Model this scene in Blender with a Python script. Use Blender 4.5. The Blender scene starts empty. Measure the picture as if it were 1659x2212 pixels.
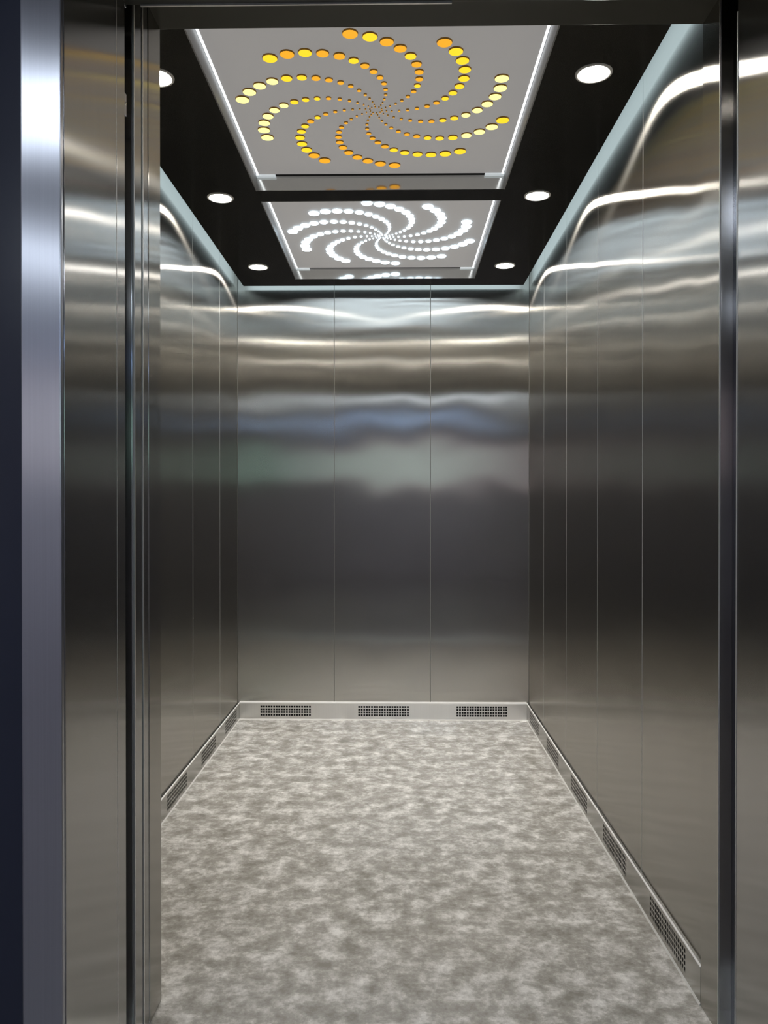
import bpy, bmesh, math, random
from mathutils import Vector
random.seed(7)
sc = bpy.context.scene
COL = sc.collection
R = math.radians

# ------------------------------------------------------------------ camera
cd = bpy.data.cameras.new('camera'); cam = bpy.data.objects.new('camera', cd); COL.objects.link(cam)
cd.sensor_fit = 'AUTO'; cd.sensor_width = 36; cd.lens = 1740 / 2212 * 36
cd.clip_start = 0.02; cd.clip_end = 60
cam.location = (0, 0, 1.15)
cam.rotation_euler = (R(90 - 0.33), 0, R(0.94))
sc.camera = cam
# ------------------------------------------------------------------ world, exposure
w = bpy.data.worlds.new('world'); sc.world = w; w.use_nodes = True
w.node_tree.nodes['Background'].inputs[0].default_value = (.5, .6, .75, 1)
w.node_tree.nodes['Background'].inputs[1].default_value = .02
sc.view_settings.view_transform = 'Standard'; sc.view_settings.look = 'None'
sc.view_settings.gamma = 1; sc.view_settings.use_curve_mapping = False
sc.view_settings.exposure = 0.0
# light levels (fittings of the lift and lobby; the lobby level also drives added fill lights)
L_DOWN = 92.0; W_DOWN = 5.5; L_COVE = 1.1; L_LOBBY = 20.0; L_WHITE = 6.0; L_AMBER = 1.45; L_PANEL = .19; L_EDGE = 1.6

# ------------------------------------------------------------------ materials
def mat(name):
    m = bpy.data.materials.new(name); m.use_nodes = True
    return m, m.node_tree.nodes, m.node_tree.links, m.node_tree.nodes['Principled BSDF']
def plain(name, col, rough=.5, metal=0, spec=.5):
    m, N, L, p = mat(name)
    p.inputs['Base Color'].default_value = (*col, 1); p.inputs['Roughness'].default_value = rough
    p.inputs['Metallic'].default_value = metal; p.inputs['Specular IOR Level'].default_value = spec
    return m
def glow(name, col, s, base=(.8, .8, .8)):
    m, N, L, p = mat(name)
    p.inputs['Base Color'].default_value = (*base, 1); p.inputs['Roughness'].default_value = .4
    p.inputs['Emission Color'].default_value = (*col, 1); p.inputs['Emission Strength'].default_value = s
    return m
def steel(name, col, rough=.33, aniso=1.0, wave=.5, wscale=2.2, hair=0):
    """vertical hairline stainless: the gloss is smeared sideways, as real hairline grain does"""
    m, N, L, p = mat(name)
    p.inputs['Metallic'].default_value = 1; p.inputs['Roughness'].default_value = rough
    p.inputs['Anisotropic'].default_value = aniso
    g = N.new('ShaderNodeNewGeometry')
    cr = N.new('ShaderNodeVectorMath'); cr.operation = 'CROSS_PRODUCT'; cr.inputs[1].default_value = (0, 0, 1)
    L.new(g.outputs['True Normal'], cr.inputs[0])
    ad = N.new('ShaderNodeVectorMath'); ad.operation = 'ADD'; ad.inputs[1].default_value = (.0007, .0004, 0)
    L.new(cr.outputs[0], ad.inputs[0]); L.new(ad.outputs[0], p.inputs['Tangent'])
    tc = N.new('ShaderNodeTexCoord')
    mp = N.new('ShaderNodeMapping'); mp.inputs['Scale'].default_value = (420, 420, 3)
    L.new(tc.outputs['Object'], mp.inputs[0])
    n1 = N.new('ShaderNodeTexNoise'); n1.inputs['Scale'].default_value = 1; n1.inputs['Detail'].default_value = 3
    L.new(mp.outputs[0], n1.inputs[0])
    cr2 = N.new('ShaderNodeValToRGB')
    cr2.color_ramp.elements[0].position = .3; cr2.color_ramp.elements[0].color = (*[c * .97 for c in col], 1)
    cr2.color_ramp.elements[1].position = .7; cr2.color_ramp.elements[1].color = (*[c * 1.025 for c in col], 1)
    L.new(n1.outputs[0], cr2.inputs[0]); L.new(cr2.outputs[0], p.inputs['Base Color'])
    if wave:
        n2 = N.new('ShaderNodeTexNoise'); n2.inputs['Scale'].default_value = wscale; n2.inputs['Detail'].default_value = 1
        L.new(tc.outputs['Object'], n2.inputs[0])
        b = N.new('ShaderNodeBump'); b.inputs['Strength'].default_value = wave; b.inputs['Distance'].default_value = .012
        L.new(n2.outputs[0], b.inputs['Height']); L.new(b.outputs[0], p.inputs['Normal'])
    if hair:   # strong hairline grain: a glossy lobe far wider across the grain than along it
        gl = N.new('ShaderNodeBsdfAnisotropic'); gl.distribution = 'GGX'
        gl.inputs['Roughness'].default_value = rough; gl.inputs['Anisotropy'].default_value = -hair
        L.new(cr2.outputs[0], gl.inputs['Color']); L.new(ad.outputs[0], gl.inputs['Tangent'])
        if wave: L.new(b.outputs[0], gl.inputs['Normal'])
        out = N['Material Output']; L.new(gl.outputs[0], out.inputs['Surface']); N.remove(p)
    return m
M = {}
M['steel'] = steel('brushed_steel', (.53, .513, .48), rough=.21, wave=.34, hair=.8)
M['steel_jamb'] = steel('brushed_steel_jamb', (.49, .485, .475), rough=.20, wave=.2, hair=.75)
M['steel_face'] = steel('brushed_steel_face', (.60, .61, .66), rough=.30, wave=.2)
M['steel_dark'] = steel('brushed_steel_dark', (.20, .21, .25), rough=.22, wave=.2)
M['steel_edge'] = steel('steel_edge', (.80, .79, .77), rough=.5, aniso=.3, wave=0)
M['steel_kick'] = steel('kick_steel', (.85, .84, .82), rough=.34, aniso=.3, wave=0)  # paler copy for the back skirting, reflected brightness put into the colour
M['polished'] = plain('polished_steel', (.60, .60, .58), .12, 1)
M['seam'] = plain('seam_grey', (.28, .27, .25), .4, 1)
M['seam_light'] = steel('seam_light', (.58, .57, .55), rough=.4, aniso=.6, wave=0)
M['steel_kick_side'] = steel('kick_steel_side', (.50, .49, .465), rough=.25, aniso=.8, wave=0)  # darker copy for the side skirtings, their duller reflection put into the colour
M['satin'] = plain('satin_grey', (.30, .30, .30), .45, .3)
M['chrome'] = plain('chrome', (.8, .8, .8), .15, 1)
M['black_mirror'] = plain('black_gloss', (.009, .009, .007), .16, 0, .5)
M['header'] = plain('dark_header', (.04, .04, .03), .3, 0, .5)
M['dark'] = plain('dark_gap', (.006, .006, .006), .7)
M['vent_dark'] = plain('vent_shadow', (.01, .01, .01), .8)
M['cove'] = glow('cove_diffuser', (.70, .90, 1.0), L_COVE)
M['cove_white'] = glow('edge_light', (.93, .97, 1.0), L_EDGE)
M['down'] = glow('downlight_lens', (1.0, .95, .86), L_DOWN)
M['down_front'] = glow('downlight_lens_front', (1.0, .95, .86), L_DOWN)
M['down_rear'] = glow('downlight_lens_rear', (1.0, .95, .88), L_DOWN * 1.1)
M['ring'] = plain('white_ring', (.75, .74, .70), .3)
M['panel'] = glow('grey_acrylic', (.95, .93, .92), L_PANEL, (.50, .49, .485)); 
M['dot_white'] = glow('dot_white', (.70, .87, 1.0), L_WHITE)
M['dot_pale'] = glow('dot_pale_yellow', (1.0, .90, .30), L_AMBER, (.3, .25, .05))
M['dot_yellow'] = glow('dot_yellow', (1.0, .66, .02), L_AMBER * .8, (.3, .2, .01))
M['dot_amber'] = glow('dot_amber', (1.0, .45, .02), L_AMBER * .66, (.3, .15, .01))
M['gold_side'] = plain('gold_rim', (.62, .33, .06), .4, .6)
M['clip'] = glow('clear_clip', (.85, .95, 1.0), .45)  # emission stands in for the edge light caught in the clips
M['granite'] = plain('dark_granite', (.022, .026, .045), .25)
M['lobby_paint'] = plain('lobby_paint', (.55, .51, .54), .7)
M['lobby_ceiling'] = plain('lobby_ceiling', (.5, .52, .56), .8)
M['lobby_floor'] = plain('lobby_floor', (.20, .18, .19), .35)
M['alu'] = plain('aluminium_sill', (.65, .65, .63), .35, 1)
M['lamp_lobby'] = glow('lobby_lamp', (.80, .89, 1.0), L_LOBBY)
M['lamp_transom'] = glow('transom_daylight', (.40, .60, 1.0), 15.)
M['win_green'] = glow('window_daylight', (.42, .78, .66), 2.0)

M['win_pink'] = glow('window_dusk', (.80, .62, .70), 1.3)  # emission of an added panel, tints the reflections pink

M['lip'] = plain('satin_lip', (.88, .87, .85), .3)  # white base colour stands in for the downlights' glint on the lip
M['sealant'] = plain('pale_sealant', (.7, .69, .66), .45)

def floor_mat():
    m, N, L, p = mat('mottled_vinyl')
    tc = N.new('ShaderNodeTexCoord')
    def noise(scale, detail, rough, dist=0, off=0):
        mp = N.new('ShaderNodeMapping'); mp.inputs['Location'].default_value = (off, off * 1.7, 0)
        L.new(tc.outputs['Object'], mp.inputs[0])
        n = N.new('ShaderNodeTexNoise'); n.inputs['Scale'].default_value = scale; n.inputs['Detail'].default_value = detail
        n.inputs['Roughness'].default_value = rough; n.inputs['Distortion'].default_value = dist
        L.new(mp.outputs[0], n.inputs[0]); return n
    a = noise(14, 8, .66, .1); b = noise(60, 5, .75, .2, 3.1); c = noise(2.2, 2, .5, 0, 7)
    mx = N.new('ShaderNodeMath'); mx.operation = 'MULTIPLY_ADD'; mx.inputs[1].default_value = .35
    L.new(b.outputs[0], mx.inputs[0]); L.new(a.outputs[0], mx.inputs[2])
    r = N.new('ShaderNodeValToRGB'); e = r.color_ramp.elements
    e[0].position = .52; e[0].color = (.29, .275, .242, 1)
    e[1].position = .86; e[1].color = (.90, .88, .84, 1)
    x = r.color_ramp.elements.new(.66); x.color = (.44, .42, .382, 1)
    y = r.color_ramp.elements.new(.74); y.color = (.62, .60, .565, 1)
    L.new(mx.outputs[0], r.inputs[0]); L.new(r.outputs[0], p.inputs['Base Color'])
    p.inputs['Roughness'].default_value = .17; p.inputs['Specular IOR Level'].default_value = .85
    return m
M['floor'] = floor_mat()

# ------------------------------------------------------------------ helpers
def box(bm, x0, x1, y0, y1, z0, z1, mi=0):
    vs = [bm.verts.new(p) for p in ((x0,y0,z0),(x1,y0,z0),(x1,y1,z0),(x0,y1,z0),(x0,y0,z1),(x1,y0,z1),(x1,y1,z1),(x0,y1,z1))]
    for q in ((0,3,2,1),(4,5,6,7),(0,1,5,4),(1,2,6,5),(2,3,7,6),(3,0,4,7)):
        f = bm.faces.new([vs[i] for i in q]); f.material_index = mi
def obj(name, bm, mats, parent=None, bevel=0):
    me = bpy.data.meshes.new(name)
    bmesh.ops.recalc_face_normals(bm, faces=bm.faces)
    bm.to_mesh(me); bm.free()
    o = bpy.data.objects.new(name, me); COL.objects.link(o)
    for m in (mats if isinstance(mats, (list, tuple)) else [mats]): me.materials.append(M[m])
    if parent:
        o.parent = parent; o.matrix_parent_inverse.identity()
        o.location = -Vector(parent.location)
    if bevel:
        b = o.modifiers.new('bevel', 'BEVEL'); b.width = bevel; b.segments = 2; b.limit_method = 'ANGLE'
    return o
def B(name, m, dims, parent=None, bevel=0):
    bm = bmesh.new()
    for d in (dims if isinstance(dims[0], (list, tuple)) else [dims]): box(bm, *d)
    return obj(name, bm, m, parent, bevel)
def tag(o, label, cat, group=None, kind=None):
    o['label'] = label; o['category'] = cat
    if group: o['group'] = group
    if kind: o['kind'] = kind
    return o
def thing(name, loc, label, cat, group=None, kind=None):
    o = bpy.data.objects.new(name, None); COL.objects.link(o); o.location = loc; o.empty_display_size = .05
    return tag(o, label, cat, group, kind)
def S(name, m, dims, label, cat, bevel=0):
    return tag(B(name, m, dims, None, bevel), label, cat, None, 'structure')

# ------------------------------------------------------------------ dimensions
XL, XR, YB, YF = -.867, .712, 4.360, 1.865     # car inside faces, car front plane
ZD = 2.33                                      # black drop ceiling underside
ZR = 2.56                                      # car roof
LX = -.55                                      # left side of the clear opening
RX = .700                                      # right side of the clear opening
T = .0012                                      # wall panel thickness

# ------------------------------------------------------------------ structure: car shell
S('floor', 'floor', (XL, XR, 1.778, YB, -.02, 0), 'mottled grey and beige vinyl floor of the lift car', 'floor')
seamsY = [YF, 2.352, 2.876, 3.404, 3.925, YB]
seamsX = [XL, -.341, .180, XR]
wb = S('wall_back', 'seam', (XL - .02, XR + .02, YB + T, YB + .03, 0, ZR), 'brushed steel back wall of the lift in three tall panels', 'wall')
wl = S('wall_left', 'seam_light', (XL - .03, XL - T, YF, YB + .02, 0, ZR), 'brushed steel left wall of the lift car', 'wall')
wr = S('wall_right', 'seam_light', (XR + T, XR + .03, YF, YB + .02, 0, ZR), 'brushed steel right wall of the lift car', 'wall')
g = .0022
def pillow(name, axis, a, b, pos, sgn, z0, z1, parent):
    """one sheet of hairline steel; thin folded edges, middle bowed by under a millimetre as sheet does"""
    bm = bmesh.new(); NU, NZ = 16, 40; bow = .0007
    grid = []
    for i in range(NU + 1):
        u = i / NU; row = []
        for k in range(NZ + 1):
            v = k / NZ
            d = bow * (1 - (2 * u - 1) ** 2) ** 1 * (1 - (2 * v - 1) ** 8)
            q = a + (b - a) * u; z = z0 + (z1 - z0) * v
            p = pos + sgn * d
            row.append(bm.verts.new((q, p, z) if axis == 'x' else (p, q, z)))
        grid.append(row)
    for i in range(NU):
        for k in range(NZ):
            f = bm.faces.new((grid[i][k], grid[i + 1][k], grid[i + 1][k + 1], grid[i][k + 1])); f.smooth = True
    # folded returns
    back = pos - sgn * T
    def P(q, p, z): return (q, p, z) if axis == 'x' else (p, q, z)
    for q, row in ((a, grid[0]), (b, grid[-1])):
        f = bm.faces.new((bm.verts.new(P(q, pos, z0)), bm.verts.new(P(q, pos, z1)), bm.verts.new(P(q, back, z1)), bm.verts.new(P(q, back, z0))))
        f.material_index = 1
    me = bpy.data.meshes.new(name); bm.normal_update()
    want = Vector((0, sgn, 0)) if axis == 'x' else Vector((sgn, 0, 0))
    for f in bm.faces:
        if f.smooth and f.normal.dot(want) < 0: f.normal_flip()
    bm.to_mesh(me); bm.free()
    o = bpy.data.objects.new(name, me); COL.objects.link(o); me.materials.append(M['steel']); me.materials.append(M['steel_edge'])
    o.parent = parent
    return o
for i in range(3):
    pillow('wall_panel', 'x', seamsX[i] + g, seamsX[i + 1] - g, YB, -1, .0, ZR, wb)
for i in range(5):
    pillow('wall_panel', 'y', seamsY[i] + g, seamsY[i + 1] - g, XL, 1, .0, ZR, wl)
    pillow('wall_panel', 'y', seamsY[i] + g, seamsY[i + 1] - g, XR, -1, .0, ZR, wr)
S('ceiling_roof', 'dark', (XL - .03, XR + .03, YF - .09, YB + .03, ZR, ZR + .03), 'dark car roof above the dropped ceiling', 'ceiling')

bmr = bmesh.new(); bmesh.ops.create_uvsphere(bmr, u_segments=12, v_segments=8, radius=.004)
rv = obj('screw_head', bmr, 'chrome'); rv.parent = wl; rv.location = (XL + .001, 3.404, .68); rv.scale = (.5, 1, 1)

# black drop ceiling with two square openings
DX0, DX1, DY1 = -.820, .670, 4.290
PX0, PX1 = -.527, .399
P1 = (1.96, 3.004); P2 = (3.108, 4.168)
S('ceiling', 'black_mirror', [(DX0, PX0, YF, DY1, ZD, ZD + .015), (PX1, DX1, YF, DY1, ZD, ZD + .015),
  (PX0, PX1, YF, P1[0], ZD, ZD + .015), (PX0, PX1, P1[1], P2[0], ZD, ZD + .015), (PX0, PX1, P2[1], DY1, ZD, ZD + .015)],
  'glossy black dropped ceiling panel with two square openings', 'ceiling')

# cove light profiles standing on the outer edges of the drop ceiling, shining at the walls
def cove(label, d_light, d_house):
    cx = [(d_light[0] + d_light[1]) / 2, (d_light[2] + d_light[3]) / 2, ZD + .015]
    t = thing('cove_light', cx, label, 'light strip', 'cove light strips round the dropped ceiling')
    B('diffuser', 'cove', d_light, t); B('housing', 'dark', d_house, t)
z0, z1 = ZD + .015, ZD + .135
cove('pale blue cove light strip along the right edge of the black ceiling', (DX1 - .008, DX1, YF + .01, DY1, z0, z1), (DX1 - .02, DX1 - .008, YF + .01, DY1 - .022, z0, z1))
cove('pale blue cove light strip along the left edge of the black ceiling', (DX0, DX0 + .008, YF + .01, DY1, z0, z1), (DX0 + .008, DX0 + .02, YF + .01, DY1 - .022, z0, z1))
cove('pale blue cove light strip along the far edge of the black ceiling', (DX0 + .008, DX1 - .008, DY1 - .008, DY1, z0, z1), (DX0 + .008, DX1 - .008, DY1 - .02, DY1 - .008, z0, z1))

# ------------------------------------------------------------------ baseboards with perforated vents
KZ = .088
def baseboard(name, axis, a, b, wallpos, sgn, centres, label, lip=.003, ed=.0085):
    th = .012; f0, f1 = wallpos, wallpos + sgn * th
    lo, hi = min(f0, f1), max(f0, f1)
    def bx(u0, u1, za, zb, front=0., back=0.):
        l, h = lo, hi
        if sgn > 0: h -= front; l += back
        else: l += front; h -= back
        return (u0, u1, l, h, za, zb) if axis == 'x' else (l, h, u0, u1, za, zb)
    hw = .1385; vz0, vz1 = .018, .078
    dims = [bx(a, b, vz1, KZ), bx(a, b, 0, vz0)]
    edges = [a]
    for c in centres: edges += [c - hw, c + hw]
    edges.append(b)
    for i in range(0, len(edges), 2): dims.append(bx(edges[i], edges[i + 1], vz0, vz1))
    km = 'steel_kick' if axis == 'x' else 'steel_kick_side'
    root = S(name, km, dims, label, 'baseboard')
    # sloping top lip, whitened to carry the downlights' glint, and, at the floor, a pale sealant bead
    def prism(nm, prof, mt):
        bm = bmesh.new()
        ends = [[bm.verts.new((u, wallpos + sgn * d, z) if axis == 'x' else (wallpos + sgn * d, u, z)) for d, z in prof] for u in (a, b)]
        n = len(prof)
        bm.faces.new(ends[0]); bm.faces.new(ends[1][::-1])
        for q in range(n): bm.faces.new((ends[0][q], ends[1][q], ends[1][(q + 1) % n], ends[0][(q + 1) % n]))
        obj(nm, bm, mt, root)
    prism('top_lip', [(ed, KZ - .001), (.0125, KZ - .001), (.013, KZ), (.0125, KZ + lip * .6), (.0105, KZ + lip), (ed, KZ + lip)], 'lip')
    prism('sealant_bead', [(.012, 0), (.0155, 0), (.012, .005)], 'sealant')
    for c in centres:
        bm = bmesh.new(); n = 20; pitch = 2 * hw / n; bar = .0036
        for i in range(n + 1):
            u = c - hw + i * pitch; ua = max(u - bar / 2, c - hw); ub = min(u + bar / 2, c + hw)
            box(bm, *bx(ua, ub, vz0, vz1, .0002, .0106))
        for k in range(5):
            z = vz0 + k * (vz1 - vz0) / 4; za = max(z - .0024, vz0); zb = min(z + .0024, vz1)
            box(bm, *bx(c - hw, c + hw, za, zb, .0004, .0108))
        box(bm, *bx(c - hw, c + hw, vz0, vz1, .0100, .0003), 1)
        obj('vent_grille', bm, [km, 'vent_dark'], root)
baseboard('baseboard_back', 'x', XL + .0125, XR - .0125, YB, -1, [-.6045, -.074, .457], 'steel skirting with three vent grilles under the back wall', .008, .0)
cy = [2.10, 2.605, 3.115, 3.64, 4.13]
baseboard('baseboard_left', 'y', YF, YB, XL, 1, cy, 'steel skirting with vent grilles along the left wall')
baseboard('baseboard_right', 'y', YF, YB, XR, -1, cy, 'steel skirting with vent grilles along the right wall')

# ------------------------------------------------------------------ car entrance
S('wall_front', 'steel', [(XL - .03, LX, 1.777, YF, 0, ZR)], 'brushed steel front return beside the doors of the lift car', 'wall', .0015)
S('trim_1', 'steel', (RX, RX + .035, 1.762, YF - .001, 0, ZR), 'brushed steel entrance column on the right of the lift car', 'trim', .0012)
S('trim_2', 'header', (LX - .01, XR + .03, 1.772, YF, 2.258, ZR), 'dark steel header over the lift car entrance', 'trim', .001)
S('trim_3', 'alu', (-1.2, 1.0, 1.655, 1.777, -.03, .0), 'grooved metal door sill of the lift car', 'trim')
# telescopic car door panels, slid open to the left: we see their leading edges
def door(name, y0, y1, x1, label, mt='steel_jamb'):
    t = tag(bpy.data.objects.new(name, None), label, 'door', None, 'structure'); COL.objects.link(t); t.location = (x1, (y0 + y1) / 2, 0)
    B('door_leaf', mt, (x1 - .62, x1 - .004, y0, y1, .005, 2.255), t, .002)
    B('edge_strip', 'steel_edge', (x1 - .004, x1, y0 + .001, y0 + .006, .005, 2.255), t)  # pale strip stands in for the highlight on the leaf edge
    B('nose', mt, (x1 - .004, x1 - .001, y0 + .008, y1 - .002, .005, 2.255), t, .0008)
door('door_1', 1.735, 1.776, LX, 'rear leaf of the opened steel lift door at the left')
door('door_2', 1.678, 1.731, LX, 'front leaf of the opened steel lift door at the left')
# black shaft behind the gaps
S('wall_shaft_left', 'dark', (-1.25, LX - .09, 1.622, 1.677, 0, 2.6), 'black gap between lift car and landing at the left', 'wall')
S('wall_shaft_right', 'steel_dark', (.728, .76, 1.675, 1.761, 0, 2.6), 'recessed steel strip between the car and landing on the right', 'wall')
S('ceiling_shaft', 'dark', (-1.25, .95, 1.632, 1.772, 2.45, 2.5), 'black shaft space above the lift doors', 'ceiling')
# coupling hardware seen in the gap
for i, (za, zb) in enumerate(((2.165, 2.40), (1.945, 1.99))):
    t = thing('door_bracket', (-.565, 1.633, za), ('small steel bracket in the dark door gap, at the very top', 'small steel bracket in the dark door gap, the lower one')[i], 'bracket', 'small steel brackets in the door gap')
    B('plate', 'steel_face', (LX - .012, LX - .001, 1.6225, 1.636, za, zb), t, .001)
    B('screw', 'chrome', (LX - .002, LX + .0005, 1.626, 1.631, za + .02, za + .026), t, .001)

# ------------------------------------------------------------------ landing entrance
JY0, JY1 = 1.313, 1.622
S('trim_4', ['steel_jamb'], [(LX - .067, LX, JY0 + .012, 1.5725, 0, 2.6)], 'brushed steel reveal of the landing door frame at the left', 'trim', .001)
S('trim_5', 'steel_face', (LX - .068, LX - .001, JY0, JY0 + .012, 0, 2.6), 'bright steel front face of the left landing door frame', 'trim', .0025)
S('trim_6', 'steel_jamb', (LX - .067, LX, 1.5745, JY1, 0, 2.6), 'narrow inner strip of the left landing door frame', 'trim', .001)
S('trim_7', 'steel_jamb', (RX, RX + .067, JY0, 1.674, 0, 2.6), 'brushed steel reveal of the landing door frame at the right', 'trim', .002)
B('edge_strip', 'steel_edge', (RX - .001, RX + .002, 1.672, 1.6745, 0, 2.169), bpy.data.objects['trim_7'])  # pale strip paints in the highlight on the frame edge
B('edge_strip', 'steel_edge', (RX - .001, RX + .002, 1.7615, 1.764, 0, 2.258), bpy.data.objects['trim_1'])  # likewise a painted highlight, on the column edge
B('joint_strip', 'steel_edge', (LX - .006, LX + .0002, 1.5725, 1.5745, 0, 2.169), bpy.data.objects['trim_6'])
S('trim_8', 'header', (LX - .067, RX + .067, JY0, 1.632, 2.169, 2.6), 'dark lintel of the landing door frame', 'trim', .001)
B('edge_lip', 'steel_edge', (LX + .03, .11, 1.629, 1.633, 2.1655, 2.169), bpy.data.objects['trim_8'])
S('trim_9', 'alu', (-.62, .78, 1.5, 1.652, -.03, .0), 'grooved metal door sill of the landing', 'trim')

# ------------------------------------------------------------------ lobby around and behind the camera
LY = -4.2
S('wall_lobby_front', 'granite', [(-3.2, LX - .067, 1.362, 1.42, 0, 2.78), (RX + .067, 2.8, 1.362, 1.42, 0, 2.78), (LX - .067, RX + .067, 1.362, 1.42, 2.6, 2.78)], 'dark polished stone wall beside the lift entrance', 'wall')
S('floor_lobby', 'lobby_floor', (-3.2, 2.8, LY, 1.5, -.03, 0), 'dark polished lobby floor', 'floor')
S('ceiling_lobby', 'lobby_ceiling', (-3.2, 2.8, LY, 1.42, 2.74, 2.78), 'pale lobby ceiling', 'ceiling')
S('wall_lobby_left', 'lobby_paint', (-3.25, -3.2, LY, 1.42, 0, 2.78), 'painted lobby wall left of the lift', 'wall')
S('wall_lobby_right', 'lobby_paint', (2.8, 2.85, LY, 1.42, 0, 2.78), 'painted lobby wall right of the lift', 'wall')
S('wall_lobby_back', 'lobby_paint', (-3.2, 2.8, LY - .05, LY, 0, 2.78), 'painted lobby wall opposite the lift', 'wall')
def window(name, x0, x1, za, zb, mt, label):
    r = S(name, 'alu', [(x0, x1, LY, LY + .05, za, za + .04), (x0, x1, LY, LY + .05, zb - .04, zb), (x0, x0 + .04, LY, LY + .05, za, zb), (x1 - .04, x1, LY, LY + .05, za, zb)], label, 'window')
    B('pane', mt, (x0 + .04, x1 - .04, LY + .005, LY + .02, za + .04, zb - .04), r)
window('window_1', .45, 1.9, 1.50, 2.15, 'win_green', 'daylit window across the lobby')
window('window_2', .5, 1.9, 2.45, 2.58, 'lamp_transom', 'transom window above the daylit lobby window')
window('window_3', -1.9, -.1, 1.40, 2.25, 'win_pink', 'softly lit window on the left across the lobby')  # added, unseen panel; gives the back wall its pink reflection
def lobby_lamp(x, y, w_, l_, label, s=1):
    t = thing('ceiling_light', (x, y, 2.74), label, 'ceiling light', 'square lobby ceiling lights')
    B('frame', 'ring', [(x - w_ - .02, x + w_ + .02, y - l_ - .02, y - l_, 2.725, 2.74), (x - w_ - .02, x + w_ + .02, y + l_, y + l_ + .02, 2.725, 2.74),
                        (x - w_ - .02, x - w_, y - l_, y + l_, 2.725, 2.74), (x + w_, x + w_ + .02, y - l_, y + l_, 2.725, 2.74)], t)
    B('diffuser', 'lamp_lobby', (x - w_, x + w_, y - l_, y + l_, 2.73, 2.74), t)
lobby_lamp(-.75, -.75, .3, .3, 'square lobby ceiling light nearest the lift')
lobby_lamp(-1.9, -2.6, .3, .3, 'square lobby ceiling light at the left of the lobby')  # added, unseen, to brighten the lobby mirrored in the frame
lobby_lamp(.6, -3.0, .3, .3, 'square lobby ceiling light deep in the lobby')  # second added light, out of view, to raise the lobby brightness

# ------------------------------------------------------------------ ceiling light boxes
SP = [(.407,10),(.389,17.2),(.367,24),(.342,30.5),(.314,37),(.283,43),(.252,48.5),(.221,53.8),(.190,59),(.159,64),(.127,68.5),(.098,72.6),(.072,76.2),(.050,79.5),(.033,82.5),(.019,85)]
def dot(bm, x, y, z, r, mi_face, mi_side, h=.004, seg=16):
    top = [bm.verts.new((x + r * math.cos(2 * math.pi * i / seg), y + r * math.sin(2 * math.pi * i / seg), z)) for i in range(seg)]
    bot = [bm.verts.new((x + r * .93 * math.cos(2 * math.pi * i / seg), y + r * .93 * math.sin(2 * math.pi * i / seg), z - h)) for i in range(seg)]
    f = bm.faces.new(bot[::-1]); f.material_index = mi_face
    for i in range(seg):
        q = bm.faces.new((top[i], top[(i + 1) % seg], bot[(i + 1) % seg], bot[i])); q.material_index = mi_side
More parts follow.
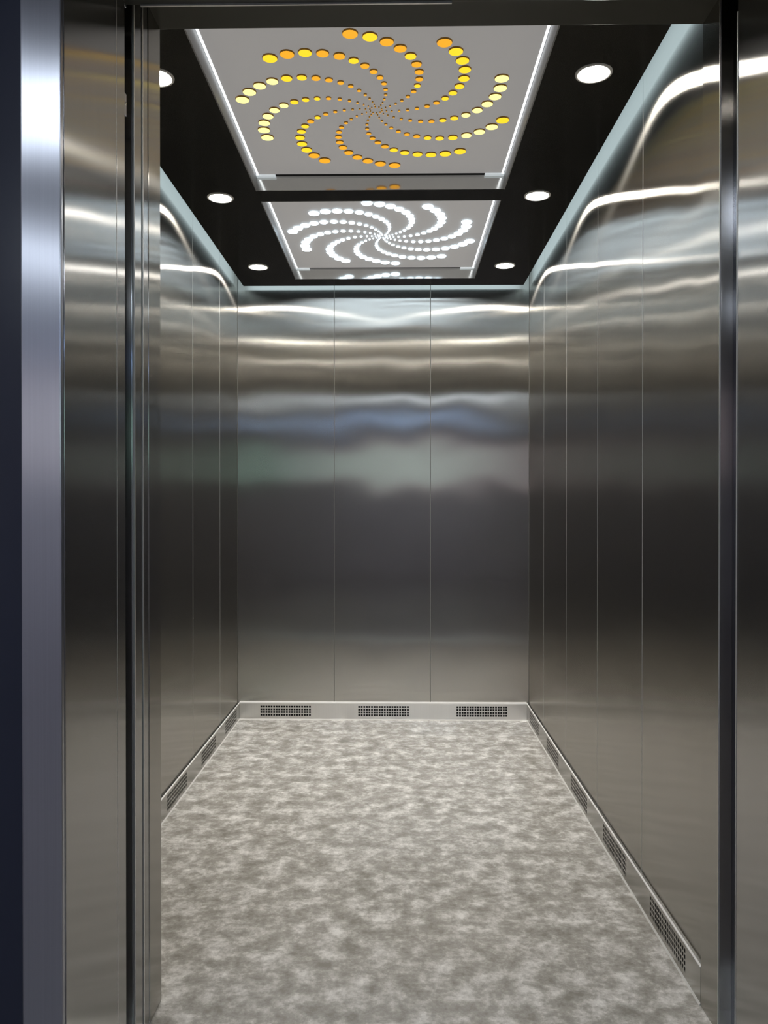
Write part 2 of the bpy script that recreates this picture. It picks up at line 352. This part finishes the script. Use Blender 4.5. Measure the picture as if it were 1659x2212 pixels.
# colour of each amber arm (0 pale, 1 yellow, 2 amber), outermost dot first
ARM = {10:[1,0,0,0,1,1,1], 46:[1,1,1,1,1,1,2], 82:[2,2,2,2,2,2,2], 118:[2,2,1,1,1,1,1,2,1,2], 154:[0,0,0,0,0,0,1,1,1,2], 190:[0,0,0,0,1,1,2,2],
       226:[1,2,1,2,2,1,2], 262:[2,1,2,2,1,2,2,2,1], 298:[2,1,1,1,1,1,1,1,2], 334:[0,0,0,0,0,0,1,1,2]}
def light_box(y0, y1, label, amber):
    cx, cyy = -.066, {True: 2.50, False: 3.668}[amber]
    t = thing('ceiling_light_panel', ((PX0 + PX1) / 2, (y0 + y1) / 2, ZD), label, 'light panel', None)
    zt = ZD + .052
    w_ = .004
    B('frame', 'polished', [(PX0 + w_, PX1 - w_, y0, y0 + w_, ZD, ZD + .075), (PX0 + w_, PX1 - w_, y1 - w_, y1, ZD, ZD + .075)], t, .0006)
    B('side_rail', 'satin', (PX0, PX0 + w_, y0, y1, ZD, ZD + .075), t)
    B('side_rail', 'satin', (PX1 - w_, PX1, y0, y1, ZD, ZD + .075), t)
    B('backing', 'dark', (PX0 + w_, PX1 - w_, y0 + w_, y1 - w_, ZD + .07, ZD + .075), t)
    p = B('diffuser_plate', 'panel', (PX0 + .014, PX1 - .014, y0 + .02, y1 - .022, zt, zt + .008), t, .001)
    for xa, xb in ((PX0 + .0075, PX0 + .0137), (PX1 - .0137, PX1 - .0075)):
        B('edge_light', 'cove_white', (xa, xb, y0 + .02, y1 - .02, zt - .001, zt + .007), t)
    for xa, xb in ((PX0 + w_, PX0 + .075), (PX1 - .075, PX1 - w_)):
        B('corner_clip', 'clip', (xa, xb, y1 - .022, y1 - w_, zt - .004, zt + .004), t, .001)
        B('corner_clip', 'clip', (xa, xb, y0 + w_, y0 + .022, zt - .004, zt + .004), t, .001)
    for k in range(10):
        bm = bmesh.new(); a0 = 36 * k
        cols = ARM[10 + a0]
        for i, (r, th) in enumerate(SP):
            a = R(th + a0)
            c = cols[i] if i < len(cols) else 2
            rad = max(.0535 * r, .0022) * (1.0 if amber else 1.06)
            dot(bm, cx + r * math.cos(a), cyy + r * math.sin(a), zt, rad, c if amber else 0, 3 if amber else 0)
        obj('spiral_arm', bm, ['dot_pale', 'dot_yellow', 'dot_amber', 'gold_side'] if amber else ['dot_white'], t)
light_box(*P1, 'grey ceiling light panel with amber dot swirl, nearest the entrance', True)
light_box(*P2, 'grey ceiling light panel with white dot swirl, deeper in the car', False)

# ------------------------------------------------------------------ downlights
def ringmesh(bm, x, y, prof, seg=40):
    rows = [[bm.verts.new((x + r * math.cos(2 * math.pi * i / seg), y + r * math.sin(2 * math.pi * i / seg), z)) for i in range(seg)] for r, z in prof]
    for a, b in zip(rows, rows[1:]):
        for i in range(seg):
            f = bm.faces.new((a[i], a[(i + 1) % seg], b[(i + 1) % seg], b[i])); f.smooth = True
    return rows
def downlight(x, y, label):
    t = thing('downlight', (x, y, ZD), label, 'downlight', 'six round downlights in the black ceiling')
    bm = bmesh.new(); ringmesh(bm, x, y, [(.050, ZD), (.049, ZD - .003), (.044, ZD - .004), (.041, ZD - .002), (.040, ZD)])
    obj('trim_ring', bm, 'ring', t)
    bm = bmesh.new(); rows = ringmesh(bm, x, y, [(.0395, ZD - .0005), (.036, ZD - .0025)])
    bm.faces.new(rows[-1]); obj('lens', bm, 'down_front' if y < 2.5 else 'down_rear' if y > 3.5 else 'down', t)
    ld = bpy.data.lights.new('lamp', 'AREA'); ld.shape = 'DISK'; ld.size = .072; ld.spread = R(115)
    ld.energy = W_DOWN * (.08 if y < 2.5 else 1.35 if y > 3.5 else .38); ld.color = (1.0, .96, .91)
    lo = bpy.data.objects.new('lamp', ld); COL.objects.link(lo); lo.parent = t; lo.location = (0, 0, -.005)
for x, y, l in ((.534, 2.205, 'front right downlight, largest of those right of the panels'), (.530, 3.064, 'middle right downlight beside the gap between the light panels'), (.525, 3.945, 'rear right downlight nearest the back right corner'),
                (-.662, 2.205, 'front left downlight half hidden behind the open doors'), (-.674, 3.066, 'middle left downlight left of the light panels'), (-.682, 3.95, 'rear left downlight nearest the back left corner')):
    downlight(x, y, l)
